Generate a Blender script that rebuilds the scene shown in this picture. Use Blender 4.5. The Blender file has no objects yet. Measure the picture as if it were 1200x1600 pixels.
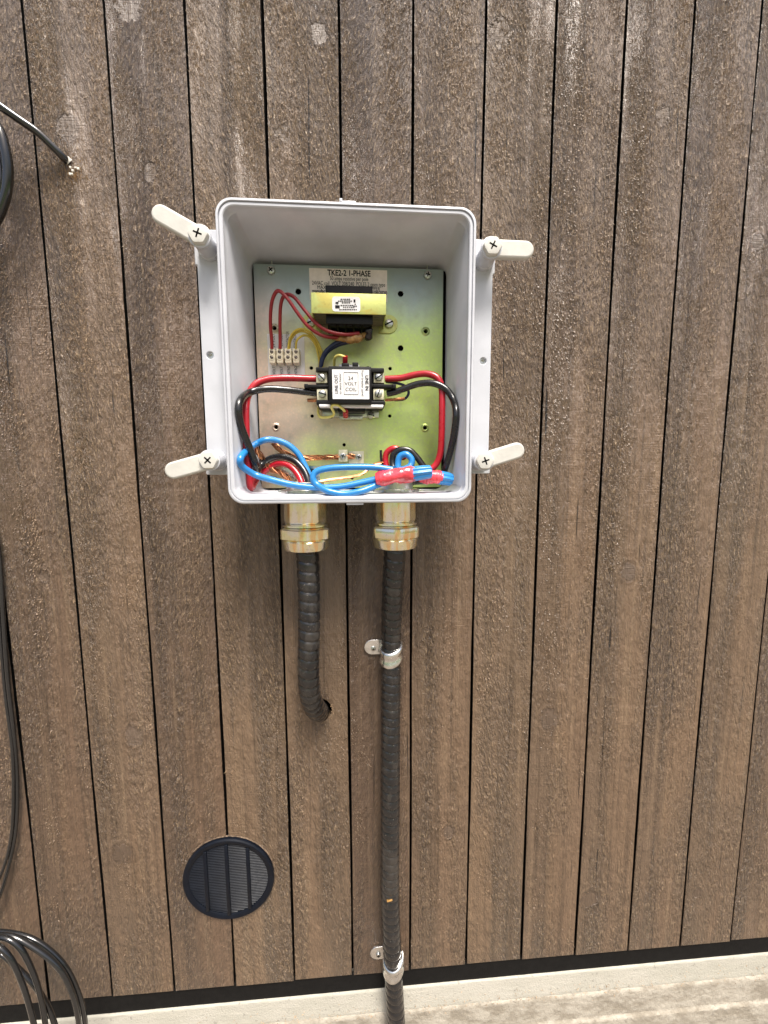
import bpy, bmesh, math, random
from mathutils import Vector, Matrix
R = math.radians
random.seed(7)
S = bpy.context.scene
COL = S.collection

# ---------------------------------------------------------------- camera
F_PX, YAW, PITCH, ROLL = 581.04, -0.06465, -0.10221, 0.00432
CAM = Vector((0.37489, -0.50133, 1.0))
def _rot():
    return Matrix.Rotation(YAW, 3, 'Z') @ Matrix.Rotation(PITCH, 3, 'X') @ Matrix.Rotation(ROLL, 3, 'Y')
_Rm = _rot()                                   # columns: right, forward, up
cd = bpy.data.cameras.new('camera'); cam = bpy.data.objects.new('camera', cd); COL.objects.link(cam)
cd.sensor_fit = 'HORIZONTAL'; cd.sensor_width = 36; cd.lens = F_PX / 1200 * 36
cd.clip_start = 0.01; cd.clip_end = 2000
m = Matrix.Identity(4)
for i in range(3):
    m[i][0] = _Rm[i][0]; m[i][1] = _Rm[i][2]; m[i][2] = -_Rm[i][1]; m[i][3] = CAM[i]
cam.matrix_world = m
S.camera = cam
S.render.resolution_x = 768; S.render.resolution_y = 1024

# ---------------------------------------------------------------- sky, sun, exposure
SUN_EL, SUN_AZ = 63, 16          # elevation; azimuth measured from straight out of the wall towards +x
w = bpy.data.worlds.new('World'); S.world = w; w.use_nodes = True
wn = w.node_tree; wn.nodes.clear()
sky = wn.nodes.new('ShaderNodeTexSky'); sky.sky_type = 'NISHITA'; sky.sun_disc = False
sky.sun_elevation = R(SUN_EL); sky.sun_rotation = R(180 - SUN_AZ)
sky.air_density = 1.0; sky.dust_density = 6.0; sky.ozone_density = 0.3
bg = wn.nodes.new('ShaderNodeBackground'); bg.inputs[1].default_value = 0.11
wo = wn.nodes.new('ShaderNodeOutputWorld')
wn.links.new(sky.outputs[0], bg.inputs[0]); wn.links.new(bg.outputs[0], wo.inputs[0])
sd = bpy.data.lights.new('sun', 'SUN'); sun = bpy.data.objects.new('sun', sd); COL.objects.link(sun)
sd.energy = 3.9; sd.angle = R(20); sd.color = (1.0, 0.95, 0.88)
sdir = Vector((math.sin(R(SUN_AZ)) * math.cos(R(SUN_EL)), -math.cos(R(SUN_AZ)) * math.cos(R(SUN_EL)), math.sin(R(SUN_EL))))
sun.rotation_euler = sdir.to_track_quat('Z', 'Y').to_euler()
sun.location = (1.5, -2, 3)
S.view_settings.view_transform = 'Standard'; S.view_settings.look = 'None'
S.view_settings.gamma = 1.0; S.view_settings.use_curve_mapping = False
S.view_settings.exposure = 0.64

# ---------------------------------------------------------------- measuring helpers
def at(px, py, Y):
    """point on the plane y=Y seen at this place of the 1200x1600 photograph"""
    d = _Rm @ Vector(((px - 600) / F_PX, 1.0, -(py - 800) / F_PX))
    return CAM + d * ((Y - CAM.y) / d.y)
def rect(x0, y0, x1, y1, Y):
    a = at((x0 + x1) / 2, y0, Y); b = at((x0 + x1) / 2, y1, Y)
    l = at(x0, (y0 + y1) / 2, Y); r = at(x1, (y0 + y1) / 2, Y)
    return l.x, b.z, r.x, a.z       # x0,z0,x1,z1

# ---------------------------------------------------------------- materials
class NT:
    def __init__(s, name):
        s.m = bpy.data.materials.new(name); s.m.use_nodes = True
        s.t = s.m.node_tree; s.b = s.t.nodes['Principled BSDF']
    def new(s, k): return s.t.nodes.new(k)
    def put(s, sock, v):
        if hasattr(v, 'is_linked') or isinstance(v, bpy.types.NodeSocket): s.t.links.new(v, sock)
        elif v is not None: sock.default_value = v
    def math(s, op, a, b=None, c=None, clamp=False):
        n = s.new('ShaderNodeMath'); n.operation = op; n.use_clamp = clamp
        s.put(n.inputs[0], a); s.put(n.inputs[1], b); s.put(n.inputs[2], c); return n.outputs[0]
    def pos(s):
        return s.new('ShaderNodeNewGeometry').outputs['Position']
    def obj(s):
        return s.new('ShaderNodeTexCoord').outputs['Object']
    def sep(s, v):
        n = s.new('ShaderNodeSeparateXYZ'); s.put(n.inputs[0], v); return n.outputs
    def comb(s, x, y, z):
        n = s.new('ShaderNodeCombineXYZ'); s.put(n.inputs[0], x); s.put(n.inputs[1], y); s.put(n.inputs[2], z); return n.outputs[0]
    def scale(s, v, t):
        n = s.new('ShaderNodeVectorMath'); n.operation = 'MULTIPLY'; s.put(n.inputs[0], v); n.inputs[1].default_value = t; return n.outputs[0]
    def noise(s, v, sc, det=3, rough=.55, dist=0.0):
        n = s.new('ShaderNodeTexNoise'); s.put(n.inputs['Vector'], v); n.inputs['Scale'].default_value = sc
        n.inputs['Detail'].default_value = det; n.inputs['Roughness'].default_value = rough; n.inputs['Distortion'].default_value = dist
        return n.outputs[0]
    def vor(s, v, sc, feat='F1'):
        n = s.new('ShaderNodeTexVoronoi'); n.feature = feat; s.put(n.inputs['Vector'], v); n.inputs['Scale'].default_value = sc; return n.outputs['Distance']
    def ss(s, v, a, b, lo=0., hi=1.):
        n = s.new('ShaderNodeMapRange'); n.interpolation_type = 'SMOOTHSTEP'
        s.put(n.inputs[0], v); n.inputs[1].default_value = a; n.inputs[2].default_value = b
        n.inputs[3].default_value = lo; n.inputs[4].default_value = hi; return n.outputs[0]
    def mix(s, f, a, b):
        n = s.new('ShaderNodeMix'); n.data_type = 'RGBA'
        s.put(n.inputs[0], f)
        s.put(n.inputs[6], (*a, 1) if isinstance(a, tuple) else a); s.put(n.inputs[7], (*b, 1) if isinstance(b, tuple) else b)
        return n.outputs[2]
    def bump(s, h, st=1.0, d=.001, nrm=None):
        n = s.new('ShaderNodeBump'); n.inputs['Strength'].default_value = st; n.inputs['Distance'].default_value = d
        s.put(n.inputs['Height'], h); s.put(n.inputs['Normal'], nrm) if nrm is not None else None
        return n.outputs[0]
    def col(s, v): s.put(s.b.inputs['Base Color'], (*v, 1) if isinstance(v, tuple) else v)
    def rough(s, v): s.put(s.b.inputs['Roughness'], v)
    def metal(s, v): s.b.inputs['Metallic'].default_value = v
    def nrm(s, v): s.put(s.b.inputs['Normal'], v)

def simple(name, col, rough=.5, metal=0., var=.12, sc=90, bump=0., bsc=600, coat=0., spec=.5):
    """paint / plastic / metal with slight soiling and a fine surface grain"""
    t = NT(name); p = t.obj(); t.b.inputs['Specular IOR Level'].default_value = spec
    n = t.noise(p, sc, 4)
    c2 = tuple(c * (1 - var * 1.6) for c in col); c1 = tuple(min(1, c * (1 + var)) for c in col)
    t.col(t.mix(t.ss(n, .3, .7), c2, c1))
    t.rough(t.math('MULTIPLY_ADD', t.noise(p, sc * 2.3, 3), .25, rough - .12, clamp=True)); t.metal(metal)
    if bump: t.nrm(t.bump(t.noise(p, bsc, 3), 1.0, bump))
    if coat: t.b.inputs['Coat Weight'].default_value = coat; t.b.inputs['Coat Roughness'].default_value = .15
    return t.m

P = 0.089                                    # board pitch
KNOTS = [(103, 200, .011), (200, 8, .015), (783, 50, .013), (1037, 180, .009), (440, 205, .008), (858, 1125, .013),
         (209, 1150, .011), (192, 1335, .013), (922, 1405, .012), (982, 893, .011), (700, 330, .007), (235, 268, .008),
         (1185, 380, .008), (1090, 1395, .007), (500, 50, .010), (68, 900, .006), (700, 1300, .008), (800, 1180, .006)]
def wood(tuft=False):
    t = NT('stained wood fibre' if tuft else 'rough sawn stained timber'); x, y, z = t.sep(t.pos())
    idx = t.math('FLOOR', t.math('DIVIDE', x, P))
    rnd = t.new('ShaderNodeTexWhiteNoise'); rnd.noise_dimensions = '1D'; t.put(rnd.inputs['W'], idx)
    rv = rnd.outputs['Value']
    # distance to the nearest knot, in knot radii
    dm = None
    P3 = t.comb(x, 0., t.math('MULTIPLY', z, .82))
    for (kx, ky, kr) in KNOTS:
        q = at(kx, ky, 0)
        n = t.new('ShaderNodeVectorMath'); n.operation = 'DISTANCE'; t.put(n.inputs[0], P3); n.inputs[1].default_value = (q.x, 0, q.z * .82)
        d = t.math('DIVIDE', n.outputs['Value'], kr)
        dm = d if dm is None else t.math('MINIMUM', dm, d)
    wob = t.noise(t.comb(x, rv, z), 90, 3)
    dk = t.math('ADD', dm, t.math('MULTIPLY_ADD', wob, 1.5, -.75))
    kin = t.ss(dk, .85, 1.05, 1., 0.)
    kring = t.ss(dk, 1., 3.2, 1., 0.)
    off = t.math('MULTIPLY', idx, 7.31)
    slope = t.math('MULTIPLY_ADD', rv, .5, -.25)
    xs = t.math('ADD', t.math('ADD', x, off), t.math('MULTIPLY', z, 0.0))
    zz = t.math('MULTIPLY_ADD', off, 3.1, z)
    xd = t.math('MULTIPLY_ADD', zz, slope, xs)                 # fibre tufts lean differently on each board
    V = t.comb(xs, 0., zz); VD = t.comb(xd, 0., zz)
    band = t.noise(t.scale(V, (1, 1, .07)), 34, 3, .6, .4)       # lengthwise bands
    patch = t.noise(t.scale(V, (1, 1, .4)), 9, 3)                # patches of torn and smooth grain
    fuzzA = t.noise(t.scale(VD, (1, 1, .24)), 430, 5, .68, .1)
    fuzzB = t.noise(t.scale(VD, (1, 1, .30)), 190, 4, .62, .2)
    fine = t.noise(t.scale(VD, (1, 1, .5)), 1300, 2)
    lines = t.noise(t.scale(V, (1, 1, .012)), 420, 3, .6)
    saw = t.noise(t.scale(V, (.05, 1, 1)), 700, 2)
    swell = t.noise(t.scale(VD, (1, 1, .6)), 45, 3)
    topz = t.ss(z, .95, 1.45)                                    # the upper part was sawn rougher
    u = t.math('FRACT', t.math('DIVIDE', x, P))                  # place across the board
    half = t.ss(t.math('ADD', t.math('MULTIPLY_ADD', band, .5, -.25), u), .38, .52)   # one side warm, the other greyer
    half = t.math('ABSOLUTE', t.math('SUBTRACT', half, t.ss(rv, .70, .71)))
    rag = t.ss(t.math('ADD', t.math('MULTIPLY', band, .62), t.math('ADD', t.math('MULTIPLY', patch, .62), t.math('MULTIPLY', topz, .08))), .54, .76)
    rings = t.math('SINE', t.math('MULTIPLY_ADD', fuzzB, 5, t.math('MULTIPLY', dm, 9)))
    amp = t.math('MULTIPLY', t.math('MULTIPLY_ADD', rag, 1.05, .20), t.math('MULTIPLY_ADD', kin, -.85, 1.0))
    f = t.math('MULTIPLY_ADD', t.ss(fuzzA, .36, .64), .42, t.math('MULTIPLY', t.ss(fuzzB, .38, .62), .50))
    h = t.math('MULTIPLY', f, amp)
    h = t.math('MULTIPLY_ADD', swell, 1.1, h)
    h = t.math('MULTIPLY_ADD', lines, t.math('MULTIPLY_ADD', rag, -.25, .40), h)
    h = t.math('MULTIPLY_ADD', fine, .09, h)
    h = t.math('MULTIPLY_ADD', saw, t.math('MULTIPLY_ADD', kin, .16, t.math('MULTIPLY', t.ss(patch, .5, .35), .16)), h)
    h = t.math('MULTIPLY_ADD', rings, t.math('MULTIPLY', t.math('SUBTRACT', kring, kin), .05), h)
    crack = t.ss(t.noise(t.scale(V, (1, 1, .016)), 240, 2, .5, .6), .285, .255)
    h = t.math('MULTIPLY_ADD', crack, -.5, h)
    if not tuft: t.nrm(t.bump(h, 1.0, .0050))
    streak = t.noise(t.scale(V, (1, 1, .022)), 120, 3, .6, .3)
    # stain colour: brown, tuft highlights and pit shade painted in, warmer in some bands
    c0 = t.mix(t.ss(patch, .3, .7), (.118, .069, .041), (.178, .112, .070))
    c0 = t.mix(t.math('MULTIPLY', half, t.ss(band, .40, .62, .15, .7)), c0, (.250, .156, .088))
    c0 = t.mix(t.math('MULTIPLY', t.math('SUBTRACT', 1., half), .5), c0, (.128, .090, .064))
    c0 = t.mix(t.math('MULTIPLY', rv, .45), c0, (.200, .140, .085))
    c0 = t.mix(t.ss(streak, .54, .68, 0, .38), c0, (.28, .195, .118))
    c0 = t.mix(t.ss(streak, .46, .32, 0, .5), c0, (.060, .038, .022))
    c0 = t.mix(t.ss(rv, .35, .0, 0, .4), c0, (.062, .038, .025))
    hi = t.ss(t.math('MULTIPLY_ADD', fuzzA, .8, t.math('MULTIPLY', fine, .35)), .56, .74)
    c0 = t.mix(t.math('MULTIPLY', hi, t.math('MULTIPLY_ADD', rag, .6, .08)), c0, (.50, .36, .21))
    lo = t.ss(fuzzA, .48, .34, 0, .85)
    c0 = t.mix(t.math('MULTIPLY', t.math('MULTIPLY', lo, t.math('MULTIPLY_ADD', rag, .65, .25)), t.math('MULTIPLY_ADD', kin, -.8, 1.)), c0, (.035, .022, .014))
    c0 = t.mix(t.ss(lines, .45, .3, 0, .4), c0, (.05, .033, .022))
    c0 = t.mix(crack, c0, (.015, .009, .006))
    c0 = t.mix(t.math('MULTIPLY', kin, .7), c0, (.085, .056, .036))
    edge = t.math('MULTIPLY', t.ss(dk, .7, 1.05), t.ss(dk, 1.5, 1.1))
    c0 = t.mix(t.math('MULTIPLY', edge, .3), c0, (.05, .032, .022))
    if tuft: c0 = t.mix(t.ss(t.noise(t.pos(), 500, 2), .35, .65, .12, .5), c0, (.36, .25, .15))
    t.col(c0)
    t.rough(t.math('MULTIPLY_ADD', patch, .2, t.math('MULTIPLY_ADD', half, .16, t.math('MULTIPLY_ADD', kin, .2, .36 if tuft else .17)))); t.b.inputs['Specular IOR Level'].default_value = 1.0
    return t.m

def plate_metal():
    """zinc plated steel with straw chromate tint, blue-grey, green and pinkish reflections painted in and a fine spangle"""
    t = NT('zinc plate with painted reflections'); x, y, z = t.sep(t.pos())
    v = t.comb(x, 0., z)
    g = t.noise(v, 9, 2, .5, .6)
    a = t.math('ADD', t.math('MULTIPLY', t.math('SUBTRACT', x, .3), 3.2), t.math('MULTIPLY_ADD', g, 1.1, -.3))
    c = t.mix(t.ss(a, .1, .65), (.78, .60, .46), (.58, .74, .20))  # pinkish to green reflections painted across the width
    zz = t.math('MULTIPLY_ADD', g, .12, z)
    c = t.mix(t.ss(zz, 1.215, 1.31), c, (.36, .43, .44))  # blue-grey reflection painted into the colour towards the top
    c = t.mix(t.ss(zz, 1.12, 1.19, 0, .65), c, (.46, .57, .30)) if False else c
    sp = t.vor(v, 260)
    c = t.mix(t.ss(sp, .1, .6, 0, .2), c, (.42, .42, .36))
    c = t.mix(t.ss(t.noise(v, 60, 5), .52, .72, 0, .35), c, (.34, .36, .27))
    t.col(c); t.metal(.75)
    t.rough(t.math('MULTIPLY_ADD', t.noise(v, 140, 3), .22, .33))
    t.nrm(t.bump(t.noise(v, 420, 3), .5, .0003))
    return t.m
def brassy():
    t = NT('yellow chromate plated steel'); p = t.obj()
    n = t.noise(p, 38, 3, .6, .8)
    c = t.mix(t.ss(n, .35, .5), (.58, .50, .13), (.55, .58, .19))
    c = t.mix(t.ss(n, .5, .68), c, (.48, .52, .18))
    c = t.mix(t.ss(t.noise(p, 150, 3), .55, .7, 0, .5), c, (.42, .34, .1))
    t.col(c); t.metal(.55); t.rough(.45); t.nrm(t.bump(t.noise(p, 300, 2), .4, .0003)); return t.m
def fitting_metal():
    t = NT('zinc plated fitting'); x, y, z = t.sep(t.obj()); v = t.comb(x, y, z)
    ang = t.math('ARCTAN2', y, x)
    st = t.noise(t.comb(t.math('MULTIPLY', ang, .9), 0., t.math('MULTIPLY', z, 9)), 2.6, 3, .55, .3)  # streak mask: gold and orange reflections painted into the plating colour
    c = t.mix(t.ss(st, .42, .50), (.93, .90, .82), (.92, .86, .58))
    c = t.mix(t.ss(st, .54, .60), c, (.95, .66, .34))
    c = t.mix(t.ss(t.noise(v, 200, 4), .6, .7, 0, .4), c, (.40, .33, .22))
    t.col(c); t.metal(.92); t.rough(t.math('MULTIPLY_ADD', t.noise(v, 90, 3), .22, .08)); t.nrm(t.bump(t.noise(v, 110, 3), .6, .0005)); return t.m
def conduit_mat():
    t = NT('black vinyl conduit jacket'); p = t.obj()
    d = t.noise(t.scale(p, (1, 1, .4)), 70, 4)
    c = t.mix(t.ss(d, .45, .75, 0, .6), (.010, .010, .011), (.055, .048, .041))
    c = t.mix(t.ss(t.noise(p, 500, 2), .68, .75), c, (.16, .14, .11))
    t.col(c); t.b.inputs['Specular IOR Level'].default_value = .5; t.rough(t.math('MULTIPLY_ADD', d, .30, .10)); t.b.inputs['Coat Weight'].default_value = .4; t.b.inputs['Coat Roughness'].default_value = .2; return t.m
def concrete(name, a, b, sc=40):
    t = NT(name); p = t.pos()
    s_ = t.scale(p, (.5, 1, 1))
    n = t.noise(s_, sc, 6, .65); f = t.noise(p, 420, 4, .65)
    c = t.mix(t.ss(n, .35, .65), a, b)
    c = t.mix(t.ss(t.noise(p, 150, 3, .6), .62, .68, 0, .55), c, tuple(k * .45 for k in b))
    c = t.mix(t.ss(f, .6, .72, 0, .45), c, tuple(k * .5 for k in b))
    t.col(c); t.rough(.75)
    t.nrm(t.bump(t.math('ADD', t.math('MULTIPLY', n, .7), t.math('MULTIPLY', f, .5)), .9, .002)); return t.m
def lawn_mat():
    t = NT('short grass'); p = t.pos(); n = t.noise(p, 3, 5); f = t.noise(p, 60, 4)
    t.col(t.mix(t.ss(f, .3, .7), t.mix(t.ss(n, .3, .7), (.05, .10, .02), (.10, .16, .035)), (.14, .20, .06))); t.rough(.9)
    t.nrm(t.bump(f, 1, .02)); return t.m

M = dict(
    wood=wood(), plate=plate_metal(), brassy=brassy(), fit=fitting_metal(), conduit=conduit_mat(),
    membrane=simple('dark roofing membrane', (.008, .0075, .007), .8, spec=.15, bump=.0004),
    void=simple('black paper and plate gap shade', (.004, .004, .004), .9, spec=.05),
    pvc=simple('light grey plastic', (.545, .56, .60), .20, var=.04, sc=30, bump=.00004, bsc=900),
    ivory=simple('off white nylon', (.58, .57, .525), .38, var=.05, sc=60, bump=.0001, bsc=300),
    dark=simple('black moulded plastic', (.007, .007, .007), .5, spec=.25, bump=.0001),
    hole=simple('dark recess', (.005, .005, .005), .9, spec=.05),
    screw=simple('zinc screw', (.62, .62, .58), .3, 1., bump=.0001),
    galv=simple('galvanised strap', (.86, .87, .86), .22, 1., bump=.00015, bsc=300),
    lam=simple('laminated core steel', (.20, .17, .15), .4, .8, bump=.0002),
    red=simple('red insulation', (.44, .010, .022), .30, var=.06, coat=.3),
    darkred=simple('dark red insulation', (.25, .010, .014), .32, var=.06),
    blackw=simple('black insulation', (.012, .012, .013), .25, coat=.3),
    navy=simple('navy insulation', (.010, .020, .07), .35),
    blue=simple('bright blue insulation', (.022, .22, .56), .30, var=.05, coat=.3),
    yellow=simple('yellow insulation', (.52, .40, .05), .35, var=.1),
    palewire=simple('pale yellow insulation', (.75, .66, .18), .35),
    copper=simple('bare copper', (.45, .20, .10), .3, 1., sc=200),
    tape=simple('red vinyl tape', (.78, .06, .085), .2, var=.25, sc=60, bump=.0022, bsc=130, coat=.5),
    cream=simple('cream plastic', (.72, .66, .50), .45, var=.05),
    term=simple('terminal pressure plate', (.74, .70, .50), .4, .3),
    paper=simple('white paper label', (.78, .77, .76), .6, var=.02),
    beige=simple('beige paper label', (.88, .79, .73), .6, var=.05),
    ink=simple('black ink', (.015, .015, .018), .7, spec=.1),
    inkg=simple('grey ink', (.07, .07, .09), .7, spec=.1),
    kapton=simple('amber film tape', (.34, .19, .06), .25, var=.2, sc=150, bump=.001, bsc=200),
    vent=simple('dark blue grey vent plastic', (.004, .006, .011), .45, spec=.2, bump=.0001),
    louver=simple('grey louvre plastic', (.007, .009, .014), .45, spec=.2),
    cable=simple('black cable jacket', (.009, .010, .011), .15, coat=.8),
    caulk=simple('white caulk', (.7, .68, .62), .5),
    sliver=simple('raw wood fibre', (.40, .28, .17), .95, spec=.0, var=.3, sc=30),
    tuft=wood(True),
    rawwood=simple('freshly cut wood', (.17, .12, .08), .8, var=.4, sc=200, bump=.002, bsc=500),
    cream_band=concrete('cream painted render', (.39, .375, .315), (.44, .42, .36), 20),
    rough_band=concrete('weathered pale concrete', (.26, .23, .18), (.42, .385, .32), 60),
    paving=concrete('brown paving', (.13, .105, .08), (.19, .155, .12), 8),
    lawn=lawn_mat(),
)

# ---------------------------------------------------------------- object helpers
def root_loc(o):
    v = Vector((0, 0, 0))
    while o is not None: v += o.location; o = o.parent
    return v
def thing(name, label, cat, loc, group=None):
    o = bpy.data.objects.new(name, None); COL.objects.link(o); o.location = loc; o.empty_display_size = .01
    return tag(o, label, cat, group)
def tag(o, label, cat, group=None, kind=None):
    if label: o['label'] = label
    if cat: o['category'] = cat
    if group: o['group'] = group
    if kind: o['kind'] = kind
    return o
def link(name, me, mat, parent=None, label=None, smooth=True):
    me.name = name
    o = bpy.data.objects.new(name, me); COL.objects.link(o)
    if mat is not None: me.materials.clear(); me.materials.append(mat)
    if parent is not None:
        o.parent = parent; me.transform(Matrix.Translation(-root_loc(parent)))
    else:
        vs = me.vertices
        c = Vector([(min(v.co[i] for v in vs) + max(v.co[i] for v in vs)) / 2 for i in range(3)])
        me.transform(Matrix.Translation(-c)); o.location = c
    if smooth:
        me.polygons.foreach_set('use_smooth', [True] * len(me.polygons))
        me.set_sharp_from_angle(angle=R(38))
    if label: o['label'] = label
    return o
def fin(bm, name, mat, parent=None, label=None, smooth=True):
    bmesh.ops.recalc_face_normals(bm, faces=bm.faces)
    me = bpy.data.meshes.new(name); bm.to_mesh(me); bm.free()
    return link(name, me, mat, parent, label, smooth)

def add_box(bm, x0, x1, y0, y1, z0, z1, bev=.0006, seg=2, rot=None):
    b = bmesh.new(); bmesh.ops.create_cube(b, size=1)
    for v in b.verts: v.co = Vector((v.co.x * (x1 - x0), v.co.y * (y1 - y0), v.co.z * (z1 - z0)))
    if bev: bmesh.ops.bevel(b, geom=b.edges[:], offset=min(bev, .45 * min(x1 - x0, y1 - y0, z1 - z0)), segments=seg, affect='EDGES', profile=.5)
    if rot is not None: b.transform(rot)
    b.transform(Matrix.Translation(((x0 + x1) / 2, (y0 + y1) / 2, (z0 + z1) / 2)))
    me = bpy.data.meshes.new('t'); b.to_mesh(me); b.free(); bm.from_mesh(me); bpy.data.meshes.remove(me)
def boxo(name, mat, parent, x0, x1, y0, y1, z0, z1, bev=.0006, **k):
    bm = bmesh.new(); add_box(bm, min(x0, x1), max(x0, x1), min(y0, y1), max(y0, y1), min(z0, z1), max(z0, z1), bev); return fin(bm, name, mat, parent, **k)
def frame(axis):
    a = Vector(axis).normalized(); h = Vector((0, 0, 1)) if abs(a.z) < .9 else Vector((1, 0, 0))
    u = a.cross(h).normalized(); v = a.cross(u).normalized(); return a, u, v
def add_lathe(bm, o, axis, prof, n=28, facets=None, cap=True):
    """prof: list of (t along axis, radius)"""
    o = Vector(o); a, u, v = frame(axis); rings = []
    for (t, r) in prof:
        ring = []
        for i in range(n):
            th = 2 * math.pi * i / n; rr = r
            if facets:
                q = (th % (2 * math.pi / facets)) - math.pi / facets
                rr = min(r, r * (.915 if facets > 6 else .90) / math.cos(q)) if facets else r
            ring.append(bm.verts.new(o + a * t + (u * math.cos(th) + v * math.sin(th)) * rr))
        rings.append(ring)
    for A, B in zip(rings, rings[1:]):
        for i in range(n): bm.faces.new((A[i], A[(i + 1) % n], B[(i + 1) % n], B[i]))
    if cap: bm.faces.new(rings[0]); bm.faces.new(rings[-1][::-1])
def lathe(name, mat, parent, o, axis, prof, **k):
    n = k.pop('n', 28); fc = k.pop('facets', None); bm = bmesh.new(); add_lathe(bm, o, axis, prof, n, fc); return fin(bm, name, mat, parent, **k)
def spline(pts, sub=8):
    pts = [Vector(p) for p in pts]; out = []
    P_ = [pts[0] * 2 - pts[1]] + pts + [pts[-1] * 2 - pts[-2]]
    for i in range(1, len(P_) - 2):
        p0, p1, p2, p3 = P_[i - 1:i + 3]
        for s_ in range(sub):
            t = s_ / sub
            out.append(.5 * ((2 * p1) + (p2 - p0) * t + (2 * p0 - 5 * p1 + 4 * p2 - p3) * t * t + (3 * p1 - p0 - 3 * p2 + p3) * t ** 3))
    out.append(pts[-1]); return out
def resample(pts, step):
    out = [pts[0]]; acc = 0
    for a, b in zip(pts, pts[1:]):
        L = (b - a).length; d = step - acc
        while d <= L:
            out.append(a.lerp(b, d / L)); d += step
        acc = (acc + L) % step if L else acc
    return out
def add_tube(bm, pts, r, n=12, radf=None, cap=True):
    """sweep; radf(i, s, th) -> radius factor"""
    t0 = (pts[1] - pts[0]).normalized(); _, u, v = frame(t0); rings = []; s_ = 0
    for i, p in enumerate(pts):
        tn = (pts[min(i + 1, len(pts) - 1)] - pts[max(i - 1, 0)]).normalized()
        q = t0.rotation_difference(tn); u = q @ u; v = q @ v; t0 = tn
        if i: s_ += (p - pts[i - 1]).length
        ring = []
        for k in range(n):
            th = 2 * math.pi * k / n; rr = r * (radf(i, s_, th) if radf else 1)
            ring.append(bm.verts.new(p + (u * math.cos(th) + v * math.sin(th)) * rr))
        rings.append(ring)
    for A, B in zip(rings, rings[1:]):
        for i in range(n): bm.faces.new((A[i], A[(i + 1) % n], B[(i + 1) % n], B[i]))
    if cap: bm.faces.new(rings[0]); bm.faces.new(rings[-1][::-1])
INB = None
def W(l):
    out = []
    for p in l:
        Y = p[2]; q = at(*p)
        if INB is not None:                       # keep clear of the enclosure's inner walls
            lx = BW / 2 - .0112 - INB; lz = BH / 2 - .0125 - INB
            while Y > -.093 and (abs(q.x - BX) > lx + .0027 * max(0, (-.02 - Y) / .07) or (BZ - q.z > lz and Y < -.066)) and p[1] < 772:
                Y -= .002; q = at(p[0], p[1], Y)
            if Y > -.066 and BZ - q.z > lz and min(abs(q.x - at(479, 830, -.05).x), abs(q.x - at(617.5, 830, -.05).x)) > .017: q.z = BZ - lz
        out.append(q)
    return out
def wire(name, mat, l, r, label, cat='wire', group=None, parent=None, n=12):
    bm = bmesh.new(); add_tube(bm, spline(W(l)), r, n); o = fin(bm, name, mat, parent)
    if parent is None: tag(o, label, cat, group)
    return o
def flat(outer, holes, yf, thick, bevel=0.):
    """flat sheet in the XZ plane with real holes; outlines are (x,z) lists; front face at y=yf"""
    cu = bpy.data.curves.new('t', 'CURVE'); cu.dimensions = '2D'; cu.fill_mode = 'BOTH'; cu.extrude = thick / 2 - bevel; cu.bevel_depth = bevel; cu.bevel_resolution = 2
    cu.offset = -bevel
    for ln in [outer] + list(holes):
        sp = cu.splines.new('POLY'); sp.points.add(len(ln) - 1)
        for pt, (x, z) in zip(sp.points, ln): pt.co = (x, z, 0, 1)
        sp.use_cyclic_u = True
    ob = bpy.data.objects.new('t', cu); COL.objects.link(ob); bpy.context.view_layer.update()
    me = bpy.data.meshes.new_from_object(ob.evaluated_get(bpy.context.evaluated_depsgraph_get()))
    bpy.data.objects.remove(ob); bpy.data.curves.remove(cu)
    me.transform(Matrix(((1, 0, 0, 0), (0, 0, -1, yf + thick / 2), (0, 1, 0, 0), (0, 0, 0, 1)))); return me
def circ(x, z, r, n=24): return [(x + r * math.cos(2 * math.pi * i / n), z + r * math.sin(2 * math.pi * i / n)) for i in range(n)]
def rrect(x0, z0, x1, z1, r, n=6):
    o = []
    for cx, cz, a in ((x1 - r, z1 - r, 0), (x0 + r, z1 - r, 90), (x0 + r, z0 + r, 180), (x1 - r, z0 + r, 270)):
        for i in range(n + 1):
            t = R(a + 90 * i / n); o.append((cx + r * math.cos(t), cz + r * math.sin(t)))
    return o
def text(s_, x, z, yf, h, mat, parent, rot=0, width=None, bold=0., name='lettering', align='CENTER'):
    cu = bpy.data.curves.new('t', 'FONT'); cu.body = s_; cu.size = 1; cu.align_x = align; cu.align_y = 'CENTER'; cu.extrude = .0; cu.offset = bold
    cu.resolution_u = 3
    ob = bpy.data.objects.new('t', cu); COL.objects.link(ob); bpy.context.view_layer.update()
    me = bpy.data.meshes.new_from_object(ob.evaluated_get(bpy.context.evaluated_depsgraph_get()))
    bpy.data.objects.remove(ob); bpy.data.curves.remove(cu)
    xs = [v.co.x for v in me.vertices]; sx = h / .72
    sw = width / (max(xs) - min(xs)) if width else sx
    mt = Matrix.Translation((x, yf, z)) @ Matrix.Rotation(R(-rot), 4, 'Y') @ Matrix.Rotation(R(90), 4, 'X') @ Matrix.Diagonal((sw, sx, 1, 1))
    me.transform(mt); return link(name, me, mat, parent, smooth=False)

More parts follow.
